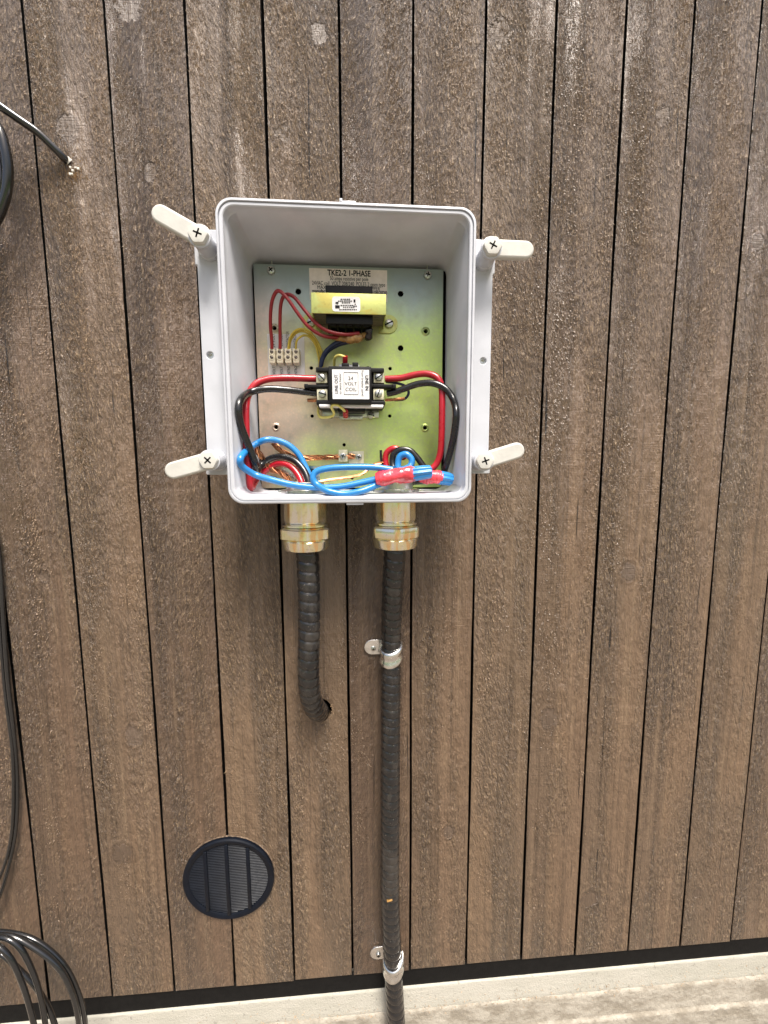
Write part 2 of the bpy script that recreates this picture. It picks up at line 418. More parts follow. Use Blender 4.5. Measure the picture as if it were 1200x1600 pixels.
def add_screw(parent, x, y, z, r, slot='+', name='screw', ang=20, mat=None):
    """pan head screw facing -y with a dark recessed drive"""
    s_ = lathe(name, mat or M['screw'], parent, (x, y, z), (0, -1, 0), [(-.002, r), (r * .25, r), (r * .5, r * .85), (r * .62, r * .5), (r * .66, .0002)], n=20)
    bm = bmesh.new()
    for k in ((0, 90) if slot == '+' else (0,)):
        add_box(bm, x - r * (.55 if slot == '+' else .92), x + r * (.55 if slot == '+' else .92), y - r * .72, y - r * .3, z - r * .13, z + r * .13, 0,
                rot=Matrix.Rotation(R(ang + k), 4, 'Y'))
    fin(bm, 'drive_recess', M['hole'], s_, smooth=False)
    return s_

# ================================================================ ground
bm = bmesh.new()
vs = [bm.verts.new(c) for c in ((-400, -800, 0), (400, -800, 0), (400, .4, 0), (-400, .4, 0))]; bm.faces.new(vs)
tag(fin(bm, 'ground', M['lawn'], smooth=False), None, None, kind='structure')
bm = bmesh.new()
vs = [bm.verts.new(c) for c in ((-9, -5, .004), (10, -5, .004), (10, .1, .004), (-9, .1, .004))]; bm.faces.new(vs)
tag(fin(bm, 'pavement', M['paving'], smooth=False), None, None, kind='structure')

# ================================================================ timber wall
wall = thing('timber_wall', 'wall of rough sawn brown vertical boards with narrow dark gaps behind the open box', 'wall', (.4, 0, .229))
TZ, TOP, GAP = .229, 2.6, .0032
hole = at(500, 1110, 0); HR = .0165
vent_c = at(358.5, 1370, 0)
bm = bmesh.new()
rr = random.Random(3)
for k in range(-14, 24):
    x0, x1 = k * P + GAP / 2, (k + 1) * P - GAP / 2
    z0 = TZ + rr.uniform(-.0012, .0012); dy = rr.uniform(-.0005, .0005)
    z1 = TOP
    holes = []
    if x0 < hole.x < x1: holes = [circ(hole.x, hole.z, HR, 40)]
    # slightly wandering sawn edges
    n = 60; ol = []
    ph = rr.uniform(0, 9)
    for i in range(n + 1):
        z = z0 + (z1 - z0) * i / n; ol.append((x0 + .0004 * math.sin(z * 13 + ph) + rr.uniform(-.0002, .0002), z))
    for i in range(n + 1):
        z = z1 - (z1 - z0) * i / n; ol.append((x1 + .0004 * math.sin(z * 11 + ph * 2) + rr.uniform(-.0002, .0002), z))
    me = flat(ol, holes, dy, .0165, .0009); bm.from_mesh(me); bpy.data.meshes.remove(me)
cl = fin(bm, 'cladding', M['wood'], wall)
cl.data.materials.append(M['void'])                      # flat black on the board sides inside the joints
for f_ in cl.data.polygons:
    if abs(f_.normal.x) > .9 and f_.center.y > .0009: f_.material_index = 1
boxo('building_paper', M['void'], wall, -1.3, 2.1, .030, .036, .19, TOP, 0)
boxo('roofing_strip', M['membrane'], wall, -1.3, 2.1, .0035, .0045, .17, TZ + .001, 0, label='dark strip showing below the cut ends of the boards')

# fine pale splinters standing off the sawn faces
bm = bmesh.new(); rr = random.Random(11)
def sliver(bm, c, L, wd, ang, lift):
    d = Vector((math.sin(ang), -lift, math.cos(ang))).normalized(); s_ = Vector((0, -1, 0)).cross(d).normalized() * wd
    a = bm.verts.new(c - s_); b = bm.verts.new(c + s_); e = bm.verts.new(c + d * L + Vector((rr.uniform(-.15, .15) * L, 0, 0))); f_ = bm.verts.new(c + d * L * .5 + Vector((0, -wd * 1.2, 0)))
    bm.faces.new((a, b, f_)); bm.faces.new((a, f_, e)); bm.faces.new((b, e, f_))
for i in range(1700):
    px, py = rr.uniform(-20, 1220), rr.uniform(-20, 1560)
    band_ = math.sin(px * .055) + math.sin(px * .021 + 1) + math.sin(py * .004 + px * .01)
    if band_ < rr.uniform(-1.8, 2.2): continue
    c = at(px, py, -.0004)
    if c.z < TZ + .004: continue
    if (c - hole).length < HR + .003 or (c - vent_c).length < .062: continue
    if abs((c.x / P) % 1) < .04 or abs((c.x / P) % 1) > .96: continue
    sliver(bm, c, abs(rr.gauss(.0014, .0013)) + .0006, rr.uniform(.00018, .0005), rr.gauss(.25, .5) + (math.pi if rr.random() < .4 else 0), rr.uniform(.2, 1.1))
for i in range(360):                                     # round the hole where the cable goes in
    a = rr.uniform(0, 6.28); q = abs(rr.gauss(0, .016)); p0 = at(117, 268, -.001)
    sliver(bm, p0 + Vector((math.cos(a) * q, 0, math.sin(a) * q * 1.3 - .005)), rr.uniform(.001, .004), rr.uniform(.0002, .0005), rr.gauss(.3, .8), rr.uniform(.3, 1.2))
for i in range(60):
    a = rr.uniform(-1.6, .6); q = HR + rr.uniform(0, .003)
    sliver(bm, Vector((hole.x + math.cos(a) * q, -.0005, hole.z + math.sin(a) * q)), rr.uniform(.0008, .0022), .0003, rr.uniform(0, 6), rr.uniform(.4, 1))
# torn fibre tufts left by the saw, denser in bands and towards the top
vs_, fs_ = [], []
rr = random.Random(77); lean = {k: rr.uniform(-.45, .45) for k in range(-16, 26)}; dens = {k: [rr.uniform(0, 6.28) for _ in range(4)] for k in range(-16, 26)}
made = 0
while made < 70000:
    px, py = rr.uniform(-30, 1230), rr.uniform(-30, 1575)
    c = at(px, py, -.0001); k = math.floor(c.x / P); u_ = c.x / P - k
    if u_ < .035 or u_ > .965 or c.z < TZ + .003: made += .02; continue
    a1, a2, a3, a4 = dens[k]
    dd = .5 + .28 * math.sin(u_ * 9 + a1 + .6 * math.sin(c.z * 9 + a2)) + .22 * math.sin(c.z * 16 + a3) * math.sin(u_ * 5 + a4) + .18 * math.sin(c.z * 43 + a2 + u_ * 4) + .45 * (c.z - 1.05)
    made += .1
    if dd < rr.uniform(.35, .95): continue
    if (c - hole).length < HR + .003 or (c - vent_c).length < .064: continue
    made += .9
    L = rr.uniform(.0012, .0042) * (.6 + .6 * max(0, min(1.2, dd))); wd = rr.uniform(.00025, .0007); ang = rr.gauss(lean[k], .28) + (math.pi if rr.random() < .35 else 0)
    d = Vector((math.sin(ang), -rr.uniform(.12, .5), math.cos(ang))) * L; s_ = Vector((math.cos(ang), 0, -math.sin(ang))) * wd; i0 = len(vs_)
    vs_ += [c - s_, c + s_, c + d * .55 + Vector((0, -wd * .9, 0)), c + d]
    fs_ += [(i0, i0 + 1, i0 + 2), (i0, i0 + 2, i0 + 3), (i0 + 1, i0 + 3, i0 + 2)]
me = bpy.data.meshes.new('fibre_tufts'); me.from_pydata(vs_, [], fs_)
tf_ = link('fibre_tufts', me, M['tuft'], wall, smooth=False); tf_['kind'] = 'stuff'
sp = fin(bm, 'splinters', M['sliver'], wall, smooth=False); sp['kind'] = 'stuff'

# ================================================================ footing under the boards
foot = thing('concrete_footing', 'pale footing with cream smooth band above rough weathered ledge below the boards', 'footing', (.4, 0, .1))
za, zb = at(635, 1543, .0015).z, at(635, 1579, -.004).z
def strip(prof, name, mat, seg=340, jit=0., parent=foot, label=None):
    dense = [prof[0]]
    for a, b in zip(prof, prof[1:]):
        k = max(1, min(40, int(math.hypot(a[0] - b[0], a[1] - b[1]) / .0022)))
        dense += [(a[0] + (b[0] - a[0]) * q / k, a[1] + (b[1] - a[1]) * q / k) for q in range(1, k + 1)]
    prof = dense
    bm = bmesh.new(); rg = random.Random(5); rows = []
    for i in range(seg + 1):
        x = -1.3 + 3.4 * i / seg
        rows.append([bm.verts.new((x, y + rg.gauss(0, jit), z + rg.gauss(0, jit))) for (y, z) in prof])
    for A, B in zip(rows, rows[1:]):
        for j in range(len(prof) - 1): bm.faces.new((A[j], A[j + 1], B[j + 1], B[j]))
    return fin(bm, name, mat, parent, label)
strip([(.03, za + .0005), (.0030, za + .0003), (.0018, za), (.0010, za - .0008), (-.0022, zb + .010), (-.0034, zb + .003), (-.0034, zb), (.02, zb - .001)], 'smooth_band', M['cream_band'], jit=.0001)
strip([(.02, zb + .001), (-.0030, zb + .0012), (-.0046, zb - .0006), (-.0056, zb - .004), (-.0066, zb - .02), (-.0080, zb - .040), (-.011, zb - .044), (-.012, zb - .06), (-.012, 0)], 'rough_ledge', M['rough_band'], seg=1500, jit=.00028)
bm = bmesh.new(); rr = random.Random(21)
for i in range(700):                                     # chips and fibres lying along the joint
    px = rr.uniform(-20, 1220); py = 1579 - (px - 635) * .0992 + rr.gauss(-3, 7); c = at(px, py, -.0052)
    sliver(bm, c, rr.uniform(.001, .004), rr.uniform(.0002, .0006), rr.uniform(0, 6.28), rr.uniform(.2, .8))
q_ = fin(bm, 'debris', M['sliver'], foot, smooth=False); q_['kind'] = 'stuff'

# ================================================================ electrical enclosure
BX, BZ, BW, BH, YF, YP = .36676, 1.11881, .26012, .29996, -.10182, -.0200
box = thing('junction_box', 'open light grey plastic enclosure without its lid, screwed to the timber wall', 'electrical box', (BX, 0, BZ))
prof = [(.0065, 0, .013), (.0035, -.087, .014), (.0008, -.0885, .0155), (.0, -.0895, .016), (.0, -.1000, .016), (.0004, -.1012, .016), (.0012, YF, .0155),
        (.0028, YF, .0145), (.0030, -.0995, .0143), (.0038, -.0995, .0138), (.0040, -.1008, .0136), (.0062, -.1008, .0122), (.0070, -.1000, .0118), (.0076, -.0940, .0115), (.0088, -.0925, .011),
        (.0115, -.0080, .013), (.0135, -.0045, .012), (.03, -.004, .01)]
bm = bmesh.new(); rings = []
for ins, y, r in prof:
    rings.append([bm.verts.new((BX + x, y, BZ + z)) for x, z in rrect(-BW / 2 + ins, -BH / 2 + ins, BW / 2 - ins, BH / 2 - ins, r, 10)])
for A, B in zip(rings, rings[1:]):
    n = len(A)
    for i in range(n): bm.faces.new((A[i], A[(i + 1) % n], B[(i + 1) % n], B[i]))
bm.faces.new(rings[-1])
fin(bm, 'box_shell', M['pvc'], box)
# moulded tabs on the rim
bm = bmesh.new()
x0, z0, x1, z1 = rect(530, 309, 556, 316, YF); add_box(bm, x0, x1, -.100, -.094, BZ + BH / 2 - .003, BZ + BH / 2 + .0022, .0008)
add_box(bm, x0, x0 + .003, -.100, -.094, BZ + BH / 2, BZ + BH / 2 + .0042, .0006)
x0, z0, x1, z1 = rect(541, 780, 568, 790, YF); bmt = bmesh.new(); add_box(bmt, x0, x1, -.100, -.094, BZ - BH / 2 - .0022, BZ - BH / 2 + .003, .0008); fin(bmt, 'rim_tab', M['pvc'], box)
fin(bm, 'rim_tab', M['pvc'], box)
# flanges at both sides
YB = -.083
for s_, xo, hp in ((-1, at(315.5, 560, YB).x, (328, 555)), (1, at(767, 560, YB).x, (755, 564))):
    zt, zbm = at(540, 366, YB).z, at(540, 741, YB).z
    xi = BX + s_ * (BW / 2 - .006); xp = xo + s_ * .0022; ph = .022
    ol = [(xi, zt), (xp - s_ * .003, zt), (xp, zt - .003), (xp, zt - ph - .012), (xo, zt - ph - .013), (xo, zbm + ph + .004), (xp, zbm + ph + .003), (xp, zbm + .001), (xp - s_ * .001, zbm), (xi, zbm)]
    if s_ < 0: ol = ol[::-1]
    c = at(*hp, YB)
    fl = link('mounting_flange', flat(ol, [circ(c.x, c.z, .0036)], YB, .009, .0009), M['pvc'], box)
    lathe('insert', M['screw'], fl, (c.x, YB + .003, c.z), (0, -1, 0), [(-.004, .0040), (0, .0040), (.0001, .0022), (-.002, .0020)], n=20)
# rotating arms with hex bosses
YL = -.1005
arms = [((329, 379), (308, 363), (250, 333), 'mounting arm turned up to the left'), ((763, 396), (771, 382), (822, 389), 'mounting arm turned straight out to the right'),
        ((338, 721), (324, 719), (270, 735), 'mounting arm turned out and slightly down to the left'), ((749, 723), (759, 720), (808, 704), 'mounting arm turned up to the right')]
for base, hexc, end, lb in arms:
    c = at(*hexc, YL - .012); e = at(*end, YL - .007); e.y = c.y = 0
    L = (e - c).length; d = (e - c) / L; ang = math.atan2(d.z, d.x); wd = .0088
    ol = []
    for i in range(13): t = ang + R(90 - 180 * i / 12); ol.append((e.x + wd * math.cos(t), e.z + wd * math.sin(t)))
    for i in range(13): t = ang + R(270 - 180 * i / 12); ol.append((c.x + wd * 1.02 * math.cos(t), c.z + wd * 1.02 * math.sin(t)))
    arm = link('mounting_arm', flat(ol[::-1], [], YL - .007, .007, .0022), M['ivory'], box, label=lb)
    lathe('post', M['pvc'], arm, (c.x, YB, c.z), (0, -1, 0), [(-.002, .0108), (.004, .0106), (.0046, .0098), (.0175, .0092), (.0185, .0088)], n=32)
    rp = Matrix.Rotation(ang, 3, 'Y')
    lathe('hex_boss', M['ivory'], arm, (c.x, YL - .0065, c.z), (0, -1, 0), [(0, .0098), (.0038, .0096), (.0048, .0088), (.0052, .0066)], n=36, facets=6)
    lathe('washer', M['pvc'], arm, (c.x, YL - .006, c.z), (0, -1, 0), [(-.001, .0107), (.0011, .0107), (.0014, .0102)], n=32)
    bmx = bmesh.new(); a0 = rr.uniform(0, 90)
    for k in (0, 90): add_box(bmx, c.x - .0042, c.x + .0042, YL - .0119, YL - .0085, c.z - .0007, c.z + .0007, 0, rot=Matrix.Rotation(R(a0 + k), 4, 'Y'))
    add_lathe(bmx, (c.x, YL - .0118, c.z), (0, -1, 0), [(0, .0014), (.0003, .0010)], n=10)
    fin(bmx, 'drive_recess', M['hole'], arm, smooth=False)

# ================================================================ mounting plate
tl, tr, br, bl = at(397.5, 412, YP), at(694, 421, YP), at(688, 761, YP), at(407, 763, YP)
PX0, PX1, PZ0, PZ1 = (tl.x + bl.x) / 2, (tr.x + br.x) / 2, (bl.z + br.z) / 2, (tl.z + tr.z) / 2
pl = thing('mounting_plate', 'plated steel back plate with drilled holes inside the grey box', 'metal plate', ((PX0 + PX1) / 2, YP, PZ0))
big = [(466, 455.5), (626, 459), (626, 544), (466, 540)]
small = [(486.5, 575), (609.5, 576), (487.7, 650), (609, 650), (537.7, 695), (518, 651), (550, 747), (575, 575)]
emb = [(429, 513), (665, 518), (431.5, 667.5), (664, 668.5), (663, 750)]
hs = []
for (a, r) in [(b, .0034) for b in big] + [(b, .0021) for b in small] + [(b, .0026) for b in emb]:
    c = at(*a, YP); hs.append(circ(c.x, c.z, r, 18))
link('sheet', flat([(PX0, PZ0), (PX1, PZ0), (PX1, PZ1), (PX0, PZ1)], hs, YP, .0016, .0003), M['plate'], pl)
for b in emb:
    c = at(*b, YP); lathe('extruded_hole', M['plate'], pl, (c.x, YP, c.z), (0, -1, 0), [(-.0005, .0052), (.0010, .0042), (.0014, .0034), (.0010, .0027), (-.001, .0025)], n=20) if False else None
    bm = bmesh.new(); add_lathe(bm, (c.x, YP, c.z), (0, -1, 0), [(0, .0055), (.0012, .0041), (.0015, .0034), (.0012, .0027), (-.003, .0025)], n=20, cap=False); fin(bm, 'raised_hole_rim', M['plate'], pl)
for i, b in enumerate([(424, 423.5), (668, 431), (427, 748), (665, 743)]):
    c = at(*b, YP); add_screw(pl, c.x, YP - .0006, c.z, .0050, '+', ang=[50, 10, 30, 70][i])
for b in [(424, 408), (668, 417)]:
    c = at(*b, YP + .004); lathe('stud', M['screw'], pl, (c.x, YP + .006, PZ1 - .004), (0, 0, 1), [(0, .0009), (.013, .0009)], n=10)
boxo('gap_shade_panel', M['void'], pl, PX0 - .0060, PX1 + .0055, -.0062, -.0150, PZ0 - .003, PZ1 + .001, .001, label='black riser under the plate showing as a thin dark margin')  # black panel added to paint the shade in the gap round the plate

# rating label on the plate
def label_sheet(name, q, Y, mat, parent, rad=.0004):
    x0, z0, x1, z1 = rect(*q, Y); return link(name, flat(rrect(x0, z0, x1, z1, rad, 3), [], Y, .0003), mat, parent, smooth=False), x0, z0, x1, z1
Y1 = YP - .0006
la, x0, z0, x1, z1 = label_sheet('rating_label', (483.5, 420.5, 605, 470), Y1, M['beige'], None)
tag(la, 'beige printed rating label headed TKE2-2 1-PHASE at the top of the plate', 'label')
def lp(px, py): q = at(px, py, Y1); return q.x, q.z
def ltext(s_, px, py, h, wpx, bold=0, rot=0, mat='ink', par=None, Y=None, o=None):
    Y = Y if Y is not None else Y1; q = at(px, py, Y); m_ = (CAM.y - Y) / -F_PX
    text(s_, q.x, q.z, Y - .00035, h * abs(m_), M[mat], par or la, rot, wpx * abs(m_), bold)
ltext('TKE2-2 1-PHASE', 545.5, 427.5, 8.2, 63, .02)
ltext('50 amps resistive per pole', 545.5, 436, 5.6, 56)
ltext('24VAC coil  VOLT 208/240  POLES 2 open type', 545, 444, 5.8, 107)
ltext('MAX TEMP RATING 105C COPPER', 545, 450.5, 5.2, 92)
ltext('manufac', 498, 455, 5.2, 19, .02); ltext('108/2020', 593, 458, 5.2, 21, .02)

# ================================================================ transformer
tx0, tz0, tx1, tz1 = rect(486, 458, 603.5, 490.5, -.066)
tf = thing('transformer', 'control transformer with yellow plated steel strap and black coil, below the rating label', 'transformer', ((tx0 + tx1) / 2, YP, tz0))
# strap: front face and two legs that bend out into feet
boxo('front_strap', M['brassy'], tf, tx0, tx1, -.066, -.0645, tz0, tz1, .0006)
for s_, xe in ((-1, tx0), (1, tx1)):
    lg = boxo('side_leg', M['brassy'], tf, xe, xe - s_ * .0015, -.0645, YP - .001, tz0 + .0015, tz1 - .0015, .0005)
    zc = at(604, 507, YP).z; xc = at(607.5, 507, YP).x if s_ > 0 else at(487, 503, YP).x
    ol = [(xe - s_ * .006, zc - .011), (xc, zc - .011)] + [(xc + s_ * .011 * math.cos(R(a)), zc + .011 * math.sin(R(a))) for a in range(-75, 90, 15)] + [(xc, zc + .011), (xe - s_ * .006, zc + .011)]
    if s_ < 0: ol = ol[::-1]
    link('foot', flat(ol, [], YP - .0017, .0014, .0002), M['brassy'], tf)
    sw = add_screw(tf, xc, YP - .0018, zc, .0055, '-', ang=-25)
# laminated core (E-I stack): horizontal block behind strap
ob = bmesh.new()
n = 15
for i in range(n):
    ya = -.0640 + i * (.0640 - .0300) / n; e = .0003 * (i % 2)
    add_box(ob, tx0 + .0022 + e, tx1 - .0022 - e, ya, ya + .0021, tz0 + .001 + e, tz1 - .001 - e, 0)
fin(ob, 'laminated_core', M['lam'], tf, smooth=False)
bx0 = at(508.5, 450, -.060).x; bx1 = at(582, 450, -.060).x
zt = at(545, 446.5, -.060).z; zlo = tz0 - .0085
ob = bmesh.new()
add_box(ob, bx0, bx1, -.0605, -.028, tz1 - .002, zt, .0008)
add_box(ob, bx0, bx1, -.0605, -.0585, zlo, tz0 + .002, .0004)
add_box(ob, bx0, bx1, -.033, -.031, zlo - .001, tz0 + .002, .0004)
add_box(ob, bx0 + .002, bx1 - .002, -.058, -.033, zlo + .003, tz0 + .002, .0015)
for i in range(5):
    xx = bx0 + (bx1 - bx0) * (.14 + .18 * i); add_box(ob, xx - .0032, xx + .0032, -.0575, -.0525, zlo - .0012, zlo + .004, .0004)
for i in range(6):
    xx = bx0 + (bx1 - bx0) * (.06 + .176 * i); add_box(ob, xx - .0008, xx + .0008, -.060, -.032, zlo - .0004, zlo + .004, .0002)
fin(ob, 'coil_bobbin', M['dark'], tf)
st = label_sheet('sticker', (519, 463.5, 563, 487), -.0664, M['paper'], tf, .003)[0]
ob = bmesh.new(); rg = random.Random(2)
for (yy, xa, xb) in ((467.5, 532, 546), (470.3, 528, 550), (473, 534, 547), (477, 532, 552), (480, 536, 554), (483.6, 530, 556)):
    x = xa
    while x < xb:
        L = rg.uniform(1., 3.); a = at(x, yy, -.0668); m_ = .4353 / F_PX
        add_box(ob, a.x, a.x + L * m_, -.0669, -.0667, a.z - .5 * m_, a.z + .6 * m_, 0); x += L + rg.uniform(.6, 1.2)
a = at(528, 479, -.0668); add_box(ob, a.x - .003, a.x + .002, -.0669, -.0667, a.z - .0016, a.z + .0014, 0)
a = at(526, 473, -.0668); add_box(ob, a.x - .0012, a.x + .002, -.0669, -.0667, a.z - .001, a.z + .0008, 0)
a = at(554, 470, -.0668); add_box(ob, a.x - .001, a.x + .001, -.0669, -.0667, a.z - .0015, a.z + .0015, 0)
fin(ob, 'printing', M['ink'], st, smooth=False)
a = at(555, 477, -.0668); tri = lambda r: [(a.x + r * math.cos(R(90 + 120 * i)), a.z - .0003 + r * math.sin(R(90 + 120 * i))) for i in range(3)]
link('triangle_mark', flat(tri(.0024), [tri(.0014)], -.0667, .0002), M['ink'], st, smooth=False)
# film tape over lead exits
ob = bmesh.new(); add_tube(ob, spline(W([(520, 527, -.045), (540, 530, -.047), (558, 529, -.048), (572, 522, -.045)])), .0031, 10, lambda i, s_, th: 1 + .25 * math.sin(s_ * 800 + th * 2) * .5 + (.5 if 8 < i < 20 else 0))
fin(ob, 'film_tape', M['kapton'], tf)
ob = bmesh.new(); add_tube(ob, spline(W([(576, 514, -.05), (577, 522, -.048), (574, 529, -.042)])), .0045, 10, lambda i, s_, th: 1 + .15 * math.sin(s_ * 900)); fin(ob, 'heat_shrink_sleeve', M['blackw'], tf)

def c1(l, Ys):   # points measured in an enlargement of the upper part
    return [(380 + x / 3.53, 390 + y / 3.53, Y) for (x, y), Y in zip(l, Ys)]
wire('transformer_lead', M['darkred'], c1([(158, 548), (157, 500), (150, 400), (158, 290), (190, 228), (240, 265), (300, 350), (360, 425), (440, 475), (530, 486)],
     [-.034, -.036, -.042, -.050, -.056, -.058, -.057, -.055, -.052, -.047]), .0020, 'dark red thin wire looping up from the leftmost terminal, the outer of two', group='thin red transformer wires')
wire('transformer_lead', M['darkred'], c1([(203, 548), (204, 500), (203, 400), (208, 300), (232, 250), (280, 262), (340, 335), (400, 405), (470, 450), (560, 468), (640, 462)],
     [-.034, -.036, -.042, -.048, -.052, -.054, -.055, -.056, -.055, -.053, -.050]), .0020, 'dark red thin wire looping up from the second terminal, the inner of two', group='thin red transformer wires')
for l, Ys, lb in (([(248, 548), (257, 490), (290, 446), (340, 440), (390, 478), (425, 540), (440, 600), (438, 655)], [-.034, -.037, -.04, -.042, -.04, -.036, -.034, -.034], 'yellow thin wire arching highest from the third terminal to the contactor'),
              ([(254, 548), (264, 495), (300, 455), (345, 455), (390, 495), (418, 550), (430, 605), (428, 655)], [-.033, -.035, -.037, -.038, -.037, -.034, -.032, -.032], 'yellow thin wire just under the highest arch from the third terminal'),
              ([(290, 548), (297, 500), (330, 474), (365, 482), (398, 525), (413, 580), (420, 620), (418, 655)], [-.034, -.037, -.038, -.038, -.036, -.034, -.032, -.032], 'yellow thin wire arching lowest from the fourth, rightmost terminal')):
    wire('control_wire', M['yellow'], c1(l, Ys), .00125, lb, group='thin yellow control wires')
wire('navy_lead', M['navy'], c1([(600, 505), (550, 515), (510, 530), (465, 560), (438, 600), (430, 640), (430, 670)], [-.04, -.04, -.038, -.037, -.036, -.034, -.03]), .0028, 'lower navy blue wire running from under the transformer to the contactor', group='navy wires')
wire('navy_lead', M['navy'], c1([(620, 495), (560, 500), (520, 512), (480, 538), (447, 575), (432, 620), (432, 668)], [-.044, -.044, -.042, -.040, -.038, -.034, -.03]), .0024, 'upper navy blue wire running from under the transformer to the contactor', group='navy wires')

# ================================================================ terminal block and its label
Yt = -.034
tls, x0, z0, x1, z1 = label_sheet('terminal_label', (418.5, 522, 476, 590), Y1, M['paper'], None)
tag(tls, 'white paper label with upright printing behind the four-way terminal block', 'label')
for (s_, px, py, wpx) in (('24 VOLT', 427.5, 532, 20), ('24 VOLT', 440, 531, 18), ('CONTACTOR', 449.5, 531, 24), ('CONTACTOR', 461, 531, 24),
                          ('24 VOLT', 428.5, 582, 17), ('24 VOLT', 440, 582, 17), ('CONTROL', 451.5, 581, 20), ('CONTROL', 462.5, 581, 20)):
    ltext(s_, px, py, 4.2, wpx, 0, 90, 'inkg', tls)
tb = thing('terminal_block', 'cream four-way screw terminal strip on the white label left of the contactor', 'terminal block', at(443, 556, Y1))
for i, (xa, xb) in enumerate(((419.8, 429.5), (432, 441.8), (445, 455), (457.5, 467.5))):
    x0, z0, x1, z1 = rect(xa, 544, xb, 567, Yt)
    ob = bmesh.new(); add_box(ob, x0, x1, Yt, Y1 - .0003, z0, z1, .0008)
    if i < 3: add_box(ob, x1 - .0005, x1 + .0028, Yt + .005, Y1 - .0003, (z0 + z1) / 2 - .002, (z0 + z1) / 2 + .002, .0003)
    sec = fin(ob, 'terminal_section', M['cream'], tb)
    for py in (550, 558.5):
        c = at((xa + xb) / 2, py, Yt)
        ob = bmesh.new(); add_lathe(ob, (c.x, Yt + .001, c.z), (0, -1, 0), [(0, .0033), (.0016, .0033), (.0018, .0030), (.0016, .0023), (.0002, .0022)], n=20, cap=False); fin(ob, 'screw_tower', M['cream'], sec)
        add_screw(sec, c.x, Yt - .0001, c.z, .0019, '-', ang=rr.uniform(-60, 60), mat=M['lam'])

# ================================================================ contactor
def c7(x, y): return 480 + x / 8.571, 540 + y / 8.571
Yc = -.064
ct = thing('contactor', 'black contactor with white LINE OUT and LINE IN label in the middle of the plate', 'contactor', at(547, 652, YP))
def cbox(bm, a, b, yf, yb, bev=.0006):
    x0, z0, x1, z1 = rect(*c7(*a), *c7(*b), yf); add_box(bm, x0, x1, yf, yb, z0, z1, bev)
ob = bmesh.new()
cbox(ob, (285, 275), (862, 776), Yc, -.026, .0012)
cbox(ob, (118, 293), (1028, 350), -.055, -.026); cbox(ob, (122, 735), (1045, 792), -.055, -.026, .001)
cbox(ob, (120, 300), (1030, 780), -.047, -.026)
cbox(ob, (0, 522), (300, 560), -.052, -.036, .0004); cbox(ob, (-42, 512), (10, 565), -.052, -.040, .0004)
cbox(ob, (840, 515), (1150, 560), -.052, -.036, .0004); cbox(ob, (1130, 515), (1190, 570), -.052, -.040, .0004)
for a, b in (((460, 232), (560, 290)), ((605, 222), (685, 290)), ((410, 800), (775, 882)), ((150, 790), (1020, 835))): cbox(ob, a, b, -.046, -.026)
fin(ob, 'housing', M['dark'], ct)
ob = bmesh.new(); cbox(ob, (430, 925), (742, 988), -.0265, -.0245, .0004); cbox(ob, (200, 830), (960, 960), -.0245, YP - .0004, .0006); cbox(ob, (430, 250), (700, 850), -.0243, YP - .0004, .0006)
fin(ob, 'base_bracket', M['screw'], ct)
c = at(*c7(850, 940), YP); add_screw(ct, c.x, -.0245, c.z, .0045, '-', ang=10)
for (a, b, c, ang) in (((120, 360), (268, 500), (193, 430), 45), ((130, 580), (272, 728), (203, 648), 15), ((890, 355), (1028, 498), (957, 425), -35), ((885, 578), (1028, 725), (953, 645), -70)):
    ob = bmesh.new(); cbox(ob, a, b, -.0505, -.046, .0005); t_ = fin(ob, 'terminal', M['term'], ct)
    q = at(*c7(*c), -.0505); add_screw(t_, q.x, -.0506, q.z, .0046, '-', ang=ang)
x0, y0 = c7(337, 322); x1, y1 = c7(830, 716)
ls, *_ = label_sheet('printed_label', (x0, y0, x1, y1), Yc - .0004, M['paper'], ct)
YL2 = Yc - .0005
def t7(s_, x, y, h, wpx, rot=0, bold=0, mat='ink'):
    ltext(s_, *c7(x, y), h, wpx, bold, rot, mat, ls, YL2)
t7('LINE OUT', 392, 515, 4.9, 28, 90, .02, 'inkg'); t7('to sauna heater', 442, 510, 4.0, 31, 90)
t7('24', 583, 440, 5.4, 7.6, 0, .0); t7('VOLT', 585, 512, 5.2, 18.5); t7('COIL', 587, 588, 5.2, 17)
t7('from breaker panel', 742, 505, 4.0, 38, -90); t7('LINE IN', 797, 500, 4.9, 22, -90, .02)
fx0, fz0, fx1, fz1 = rect(*c7(490, 356), *c7(684, 656), YL2)
link('printed_frame', flat(rrect(fx0, fz0, fx1, fz1, .0003, 1), [rrect(fx0 + .0004, fz0 + .0004, fx1 - .0004, fz1 - .0004, .0003, 1)], YL2 - .0003, .0002), M['inkg'], ls, smooth=False)
ob = bmesh.new(); cbox(ob, (160, 788), (1020, 822), -.0556, -.0466, .0004); fin(ob, 'edge_label', M['paper'], ct)
def w7(l): return [(*c7(x, y), Y) for x, y, Y in l]
wire('coil_wire', M['palewire'], w7([(362, 300, -.03), (362, 220, -.036), (375, 155, -.042), (430, 130, -.046), (480, 145, -.047), (515, 160, -.046)]), .0016, 'pale yellow short wire bending into a red sleeve above the contactor', group='yellow coil wires')
wire('coil_wire', M['palewire'], w7([(150, 830, -.03), (145, 900, -.034), (175, 955, -.038), (260, 960, -.040), (340, 940, -.044), (355, 895, -.05), (325, 830, -.056), (350, 795, -.058), (410, 800, -.058), (470, 845, -.054), (515, 895, -.048)]), .0016, 'yellow crinkled wire bending into a red sleeve below the contactor', group='yellow coil wires')
o1 = wire('connector_sleeve', M['red'], w7([(508, 140, -.047), (508, 180, -.045), (508, 240, -.040)]), .0031, 'red push-on connector sleeve on the top of the contactor', 'connector', 'red connector sleeves')
